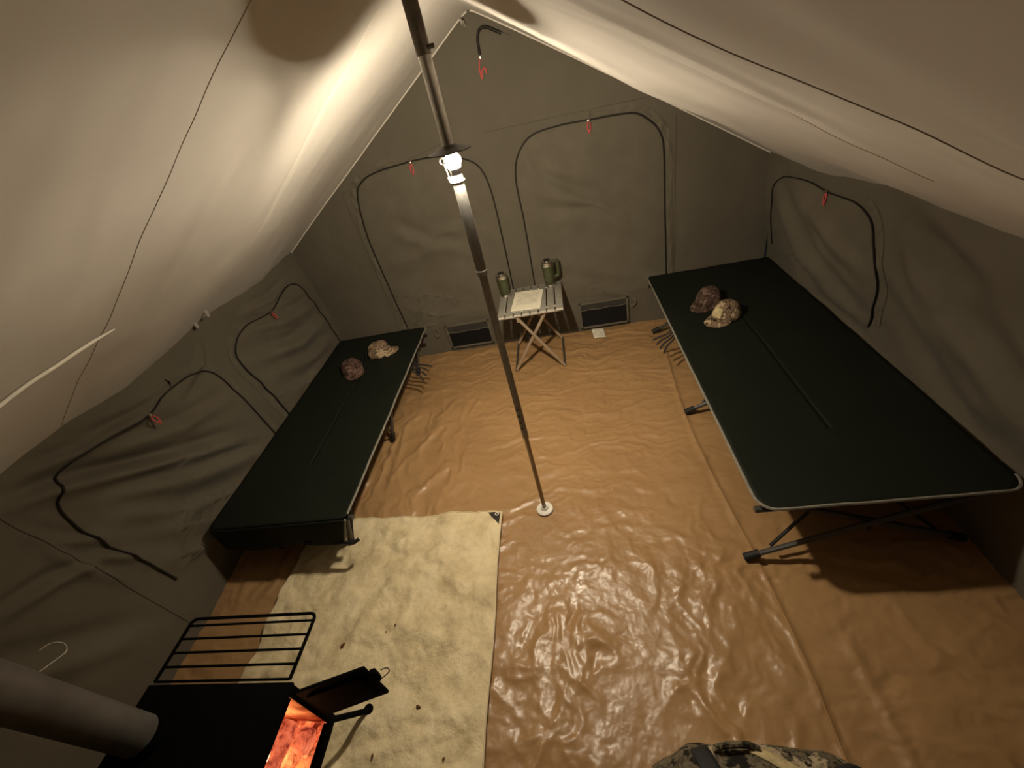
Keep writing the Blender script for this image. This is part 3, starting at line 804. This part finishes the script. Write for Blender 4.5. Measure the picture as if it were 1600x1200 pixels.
bottle('green and steel bottle with dark handle at the back corner of the table', .218, 3.235, .225, .049, True)

# printed sheets
root_loc = (.03, 3.05, tz+.0005)
b_ = MB()
crn = [(-.095, 2.905), (.132, 2.882), (.155, 3.195), (-.072, 3.215)]
n = 14; vs = []; fs = []
for lay in (0, 1):
    for j in range(n):
        for i in range(n):
            s, t = i/(n-1), j/(n-1)
            p = (np.array(crn[0])*(1-s)+np.array(crn[1])*s)*(1-t)+(np.array(crn[3])*(1-s)+np.array(crn[2])*s)*t
            curl = .006*max(0, s-.7)*(1-t)+.004*math.sin(s*5)*t*t*.4
            vs.append((p[0], p[1], tz+.001+(.005 if lay else 0)+max(0, curl)))
for j in range(n-1):
    for i in range(n-1):
        a = j*n+i; fs.append((n*n+a, n*n+a+1, n*n+a+n+1, n*n+a+n)); fs.append((a, a+n, a+n+1, a+1))
for i in range(n-1):
    fs += [(i, i+1, n*n+i+1, n*n+i), ((n-1)*n+i+1, (n-1)*n+i, n*n+(n-1)*n+i, n*n+(n-1)*n+i+1), ((i+1)*n, i*n, n*n+i*n, n*n+(i+1)*n), (i*n+n-1, (i+1)*n+n-1, n*n+(i+1)*n+n-1, n*n+i*n+n-1)]
b_.add(vs, fs); o = b_.build('paper_sheets', 'printed_paper', loc=root_loc, angle=30)
uvl = o.data.uv_layers.new(name='UVMap')
for lp in o.data.loops:
    k = lp.vertex_index % (n*n); uvl.data[lp.index].uv = ((k % n)/(n-1), (k//n)/(n-1))
tag(o, 'stack of white printed sheets lying on the slatted table', 'paper')
# paper tag on the floor
b_ = MB(); c4 = [(.512, 3.192), (.612, 3.186), (.606, 3.325), (.503, 3.335)]
uu, vv = np.meshgrid(arr(8, 0, 1), arr(8, 0, 1)); c4 = np.array(c4)
P = (c4[0][None, None]*(1-uu[..., None])+c4[1]*uu[..., None])*(1-vv[..., None])+(c4[3]*(1-uu[..., None])+c4[2]*uu[..., None])*vv[..., None]
Z = .004+.010*vv**2+.003*np.sin(uu*4)
b_.grid(P[..., 0], P[..., 1], Z); o = b_.build('paper_card', 'printed_paper', loc=(.558, 3.26, 0), angle=180); solidify(o, .002, 1)
uvl = o.data.uv_layers.new(name='UVMap')
for lp in o.data.loops:
    k = lp.vertex_index; uvl.data[lp.index].uv = ((k % 8)/7, (k//8)/7*.4+.3)
tag(o, 'small white printed card lying on the tarp below the floor vent', 'card')

# ================================================================== FIRE MAT
def mat_h(x, y):
    wx = x+.04*fbm(x*4, y*4, 2, 50); wy = y+.04*fbm(x*4, y*4, 2, 52)
    e = sstep(-.15, -.22, x)
    return np.maximum(.004, .022+.030*fbm(wx*4.2, wy*5.5, 2, 54)*(.25+.75*e)+.016*np.abs(perlin(wx*7, wy*8, 57))*e+.012*np.abs(perlin(wx*13+2, wy*12, 58))*e+.004*fbm(wx*24, wy*24, 2, 59)*e)
MX0, MX1, MY0, MY1 = -1.365, -.16, -.25, 1.50
def mat_map(u, v):
    x = MX0+(MX1-MX0)*u; y = MY0+(MY1-MY0)*v
    x = x + u*(-.018)*v + .004*np.sin(y*9)*u
    y = y + v*(.022*(1-u)-.016*u+.006*np.sin(x*11))
    return x, y
u, v = np.meshgrid(arr(150, 0, 1), arr(210, 0, 1)); X, Y = mat_map(u, v)
b_ = MB(); b_.grid(X, Y, mat_h(X, Y)); fm = b_.build('fire_mat', 'fire_mat', loc=(-.76, .6, 0), angle=180); solidify(fm, .004, 0)
tag(fm, 'crumpled beige stove mat spread over the tarp under the stove', 'mat')
b_ = MB(); E_ = []
for t in arr(80, 0, 1): x, y = mat_map(t, 1.); E_.append((float(x), float(y), float(mat_h(x, y))+.001))
for t in arr(120, 1, 0)[1:]: x, y = mat_map(1., t); E_.append((float(x), float(y), float(mat_h(x, y))+.001))
b_.tube(E_, .0042, 6); b_.build('hem', 'mat_hem', fm)
b_ = MB(); vs = []; nn = 8
for i in range(nn+1):
    for j in range(nn+1-i):
        x, y = mat_map(1-.008-.058*i/nn, 1-.006-.044*j/nn); vs.append((float(x), float(y), float(mat_h(x, y))+.0035))
idx = {}; k = 0
for i in range(nn+1):
    for j in range(nn+1-i): idx[(i, j)] = k; k += 1
fs = []
for i in range(nn):
    for j in range(nn-i):
        fs.append((idx[(i, j)], idx[(i+1, j)], idx[(i, j+1)]))
        if (i+1, j+1) in idx: fs.append((idx[(i+1, j)], idx[(i+1, j+1)], idx[(i, j+1)]))
b_.add(vs, fs); pt = b_.build('corner_patch', 'patch_black', fm); solidify(pt, .002, 1)
gx, gy = mat_map(1-.021, 1-.014); gz = float(mat_h(gx, gy))+.009
b_ = MB(); b_.tube([(float(gx)+.0085*math.cos(a), float(gy)+.0085*math.sin(a), gz) for a in np.linspace(0, 2*math.pi, 16, endpoint=False)], .0035, 6, True); b_.build('grommet', 'seam_light', pt)

# bark chips scattered on the mat
cl_ = ['curled brown bark chip on the beige mat, the largest, beside the wire rack', 'tiny brown bark chip on the mat, left one of the pair near its middle', 'tiny brown bark chip on the mat, right one of the pair near its middle',
       'thin bark splinter on the mat beyond the open stove door', 'dark bark chip on the mat near the stove leg shadow', 'dark bark chip on the mat by its bare edge near the camouflage bag']
for k, (x, y, l, a) in enumerate(((-.889, .80, .030, 1.1), (-.69, .855, .010, .3), (-.649, .883, .013, 1.2), (-.455, .56, .022, -.3), (-.608, .406, .016, 1.4), (-.317, .399, .014, .9))):
    b_ = MB(); P = []
    for t in arr(7, -1, 1): P.append((x+math.cos(a)*l*t*.5, y+math.sin(a)*l*t*.5, float(mat_h(x, y))+.006+.004*(1-t*t)))
    b_.tube(P, [l*.06, l*.18, l*.25, l*.28, l*.22, l*.15, l*.05], 6)
    tag(b_.build('bark_chip', 'bark_chip', loc=(x, y, float(mat_h(x, y)))), cl_[k], 'bark chip', 'bark chips on the mat')

# ================================================================== STOVE
sx0, sx1, sy0, sy1, sz0, sz1 = -1.20, -.660, .14, .462, .285, .600
root = tag(empty('camp_stove', ((sx0+sx1)/2, (sy0+sy1)/2, 0)), 'black steel tent stove on splayed legs with its door open and fire inside', 'stove')
th = .008
def plate(name, c, s, mat='stove_black', par=root, bev=.003):
    b_ = MB(); b_.box(c, s, None, bev); return b_.build(name, mat, par)
cxs, cys, czs = (sx0+sx1)/2, (sy0+sy1)/2, (sz0+sz1)/2
plate('top_plate', (cxs-.004, cys, sz1-.006), (sx1-sx0+.012, sy1-sy0+.014, .012))
plate('bottom_plate', (cxs, cys, sz0), (sx1-sx0, sy1-sy0, th))
plate('side_plate', (cxs, sy1, czs), (sx1-sx0, th, sz1-sz0-.012))
plate('side_plate', (cxs, sy0, czs), (sx1-sx0, th, sz1-sz0-.012))
plate('rear_plate', (sx0, cys, czs), (th, sy1-sy0, sz1-sz0-.012))
# front frame round the opening
oy0, oy1, oz0, oz1 = .175, .432, .345, .578
plate('front_frame', (sx1, (oy1+sy1)/2, czs), (th, sy1-oy1, sz1-sz0-.012))
plate('front_frame', (sx1, (oy0+sy0)/2, czs), (th, oy0-sy0, sz1-sz0-.012))
plate('front_frame', (sx1, cys, (oz0+sz0)/2), (th, oy1-oy0, oz0-sz0))
plate('front_frame', (sx1, cys, (oz1+sz1)/2-.005), (th, oy1-oy0, sz1-oz1-.012), bev=.001)
# firebrick lining
for j, (y, nm) in enumerate(((sy1-.010, 'far'), (sy0+.010, 'near'))):
    for i in range(4):
        for k in range(2):
            plate('firebrick', (sx0+.07+i*.128+(.0 if k == 0 else -.01), y, .352+k*.121), (.126, .010, .119), 'stove_inner')
for i in range(4):
    for k in range(3):
        plate('firebrick', (sx0+.07+i*.128, sy0+.055+k*.102, sz0+.010), (.124, .098, .012), 'stove_inner')
b_ = MB(); b_.lathe([(.060, 0), (.060, .012), (.056, .03), (.056, .04)], (-1.085, .325, sz1), 24); b_.build('flue_collar', 'stove_black', root)
# open door, hinged at the far side of the opening
dh = Vector((sx1+.010, oy1+.014, 0)); da = math.radians(17); dw = .225
Md = T(dh.x, dh.y, 0) @ Rz(da)
b_ = MB(); b_.box((dw/2, 0, .475), (dw, .012, .215), Md, .004); dr = b_.build('door', 'stove_black', root)
b_ = MB(); b_.box((dw/2, -.012, .475), (dw-.05, .010, .16), Md, .003); b_.build('door_liner', 'stove_black', dr)
b_ = MB(); b_.tube([Md @ Vector(p) for p in catmull([(dw-.004, 0, .52), (dw+.012, .0, .525), (dw+.014, .0, .49), (dw+.006, 0, .47)], 4)], .006, 7)
b_.box((dw+.002, .006, .50), (.02, .022, .05), Md, .004); b_.build('latch', 'stove_black', dr)
b_ = MB(); b_.tube([Md @ Vector(p) for p in catmull([(dw+.004, 0, .470), (dw+.022, .006, .468), (dw+.042, .012, .476), (dw+.040, .018, .492), (dw+.020, .016, .496)], 5)], .0022, 6); b_.build('wire_handle', 'steel_dark', dr)
for z in (.41, .54):
    b_ = MB(); b_.lathe([(0, -.02), (.009, -.02), (.009, .02), (0, .02)], (dh.x-.006, dh.y, z), 12); b_.build('hinge', 'stove_black', root)
# splayed legs
for (ax, bx) in ((sx1-.05, sx1-.015), (sx0+.05, sx0+.02)):
    for (ay, by) in ((sy1-.02, sy1+.092), (sy0+.02, sy0-.09)):
        b_ = MB(); b_.tube([(ax, ay, sz0+.01), (bx, by, .022)], .011, 8); lg = b_.build('leg', 'stove_black', root)
        b_ = MB(); b_.lathe([(0, 0), (.020, 0), (.020, .006), (0, .008)], (bx, by, float(mat_h(bx, by))+.003), 12); b_.build('foot_pad', 'stove_black', lg)
# folding wire rack on the far side
rk = empty('side_rack', (cxs, sy1, sz1)); rk.parent = root; rk.location = Vector((cxs, sy1, sz1))-root.location
rx0, rx1, ry0, ry1, rzz = -1.195, -.676, .478, .684, .597
b_ = MB(); rr = .022
loop = [(rx0, ry0), (rx0, ry1-rr)]+[(rx0+rr-rr*math.cos(a), ry1-rr+rr*math.sin(a)) for a in np.linspace(.2, 1.57, 6)]+[(rx1-rr+rr*math.sin(a), ry1-rr+rr*math.cos(a)) for a in np.linspace(.0, 1.4, 6)]+[(rx1, ry1-rr), (rx1, ry0)]
b_.tube([(x, y, rzz) for x, y in loop], .0058, 8); b_.build('rack_frame', 'stove_black', rk)
for y in (.478, .522, .567, .613, .659):
    b_ = MB(); b_.tube([(rx0, y, rzz), (rx1, y, rzz)], .0042, 7); b_.build('rack_wire', 'stove_black', rk)

# stove pipe
PX, PY = -1.085, .325
proof = float(roof_z(PX, PY))
root_p = tag(empty('stove_pipe', (PX, PY, sz1+.015)), 'grey steel stove pipe rising straight up from the black stove', 'pipe')
PL = Vector((0, -.055, 1.0))                      # the pipe leans a little towards the entrance
def pp(z, dx=0., dy=0.): return Vector((PX+dx, PY+dy, sz1))+PL*(z-sz1)+Vector((0, 0, 0))
b_ = MB(); b_.tube([pp(sz1+.016), pp(sz1+.020), pp(sz1+.03), pp(1.02), pp(1.026)], [.049, .052, .054, .054, .0555], 32); b_.build('lower_section', 'pipe_grey', root_p)
b_ = MB(); b_.tube([pp(1.022), pp(1.03), pp(proof-.09)], [.0555, .0562, .0562], 32); b_.build('upper_section', 'pipe_grey', root_p)
b_ = MB(); zd = 1.03
b_.tube(catmull([pp(zd+.012, .01, .045), pp(zd, .012, .075), pp(zd-.012, .014, .108), pp(zd+.004, .006, .124), pp(zd+.026, -.004, .116), pp(zd+.034, -.008, .095)], 6), .0018, 7); b_.build('damper_handle', 'wire_bright', root_p)

# burning wood inside the firebox
fire = tag(empty('campfire', (-.80, .30, sz0+.02)), 'glowing orange fire burning inside the open black stove', 'fire')
b_ = MB(); uu, vv = np.meshgrid(arr(40, sx0+.06, sx1-.02), arr(24, sy0+.02, sy1-.02))
b_.grid(uu, vv, sz0+.030+.018*fbm(uu*16, vv*16, 3, 5)+.02*fbm(uu*6, vv*6, 2, 6)); b_.build('ember_bed', 'ember_bed', fire, angle=180)
def flame(x, y, z, h, r):
    b_ = MB(); b_.lathe([(0, 0), (r*.7, h*.08), (r, h*.25), (r*.8, h*.5), (r*.4, h*.8), (0, h)], (x, y, z), 10); b_.build('flame', 'flame', fire)
for a in ((-.80, .33, sz0+.05, .12, .022), (-.85, .25, sz0+.05, .15, .03), (-.78, .22, sz0+.04, .10, .02), (-.93, .31, sz0+.05, .16, .03)): flame(*a)
def log(label, p0, p1, r):
    p0 = np.array(p0); p1 = np.array(p1); b_ = MB(); n = 14; P = []; R_ = []
    for i in range(n):
        t = i/(n-1); P.append(p0+(p1-p0)*t+np.array((0, .004, .003))*math.sin(t*9)); R_.append(r*(1+.12*math.sin(t*17+r*300)))
    b_.tube(P, R_, 9); o = b_.build('firewood_log', 'ember_wood', loc=tuple(p0), angle=35)
    tag(o, label, 'firewood', 'burning logs in the stove')
log('glowing charred log in the stove lying nearest the door hinge', (-1.02, .395, sz0+.065), (-.695, .375, sz0+.060), .034)
log('glowing charred log in the stove lying farthest from the door hinge', (-1.05, .22, sz0+.065), (-.70, .25, sz0+.060), .036)
log('charred log resting across the other two burning logs in the stove', (-.76, .20, sz0+.13), (-.74, .41, sz0+.132), .026)

# ================================================================== CAMOUFLAGE BAG
root = tag(empty('camouflage_backpack', (.70, .13, 0)), 'camouflage backpack with a black strap standing on the tarp beside the mat', 'backpack')
b_ = MB(); vs = []; fs = []; nz, na = 26, 64
for i in range(nz+1):
    t = i/nz; z = .0+.384*t
    sh = 1.0 if t < .72 else math.sqrt(max(0, 1-((t-.72)/.30)**2))
    sh *= .94+.06*math.sin(t*math.pi)
    for k in range(na):
        a = 2*math.pi*k/na; ca, sa = math.cos(a), math.sin(a); e = .55
        x = .335*math.copysign(abs(ca)**e, ca)*sh; y = .275*math.copysign(abs(sa)**e, sa)*sh
        x0_ = .705+x; y0_ = .12+y
        lump = .022*float(fbm(x0_*7+z*3, y0_*7+z*4, 3, 110))
        top = .028*math.exp(-((x0_-.66)/.13)**2)*t**3-.05*max(0, x0_-.80)*t**2*2
        vs.append((x0_+lump*ca, y0_+lump*sa-.05*t*max(0, (.55-x0_))*1.2, max(0.002, z+lump*t+top)))
for i in range(nz):
    for k in range(na):
        l = (k+1) % na; fs.append((i*na+k, i*na+l, (i+1)*na+l, (i+1)*na+k))
fs.append(tuple(range(na))[::-1]); fs.append(tuple(nz*na+k for k in range(na)))
b_.add(vs, fs); pk = b_.build('pack_body', 'pack_camo', root, angle=180)
bpy.context.view_layer.update()
from mathutils.bvhtree import BVHTree
bv = BVHTree.FromPolygons([Vector(v) for v in vs], [f for f in fs])
def on_pack(x, y, off):
    h = bv.ray_cast(Vector((x, y, 1.0)), Vector((0, 0, -1)))
    if h[0] is None: return Vector((x, y, .2))
    return h[0]+Vector((0, 0, off))
def pack_strip(x0, y0, x1, y1, wd, name, mat, off=.006, n=26):
    b_ = MB(); vs = []; d = Vector((x1-x0, y1-y0, 0)).normalized(); s = Vector((-d.y, d.x, 0))
    for i in range(n):
        t = i/(n-1)
        for j in range(5):
            q = (j/4-.5)*wd; x = x0+(x1-x0)*t+s.x*q; y = y0+(y1-y0)*t+s.y*q
            vs.append(on_pack(x, y, off))
    fs = [(i*5+j, i*5+j+1, (i+1)*5+j+1, (i+1)*5+j) for i in range(n-1) for j in range(4)]
    b_.add(vs, fs); o = b_.build(name, mat, root, angle=180); solidify(o, .006, 0); return o
pack_strip(.56, .372, .66, .05, .052, 'strap', 'strap_black')
pack_strip(.70, .370, 1.0, .20, .030, 'top_seam', 'patch_tan', .004)
b_ = MB(); b_.tube(catmull([on_pack(.60, .37, .01), on_pack(.64, .375, .03), on_pack(.69, .372, .028), on_pack(.72, .365, .008)], 5), .009, 8); b_.build('carry_handle', 'pack_camo', root)
b_ = MB(); b_.tube(catmull([on_pack(.90, .32, .01), on_pack(.945, .33, .022), on_pack(.985, .31, .018), on_pack(.96, .28, .012)], 5), .011, 8); b_.build('buckle_loop', 'strap_black', root)
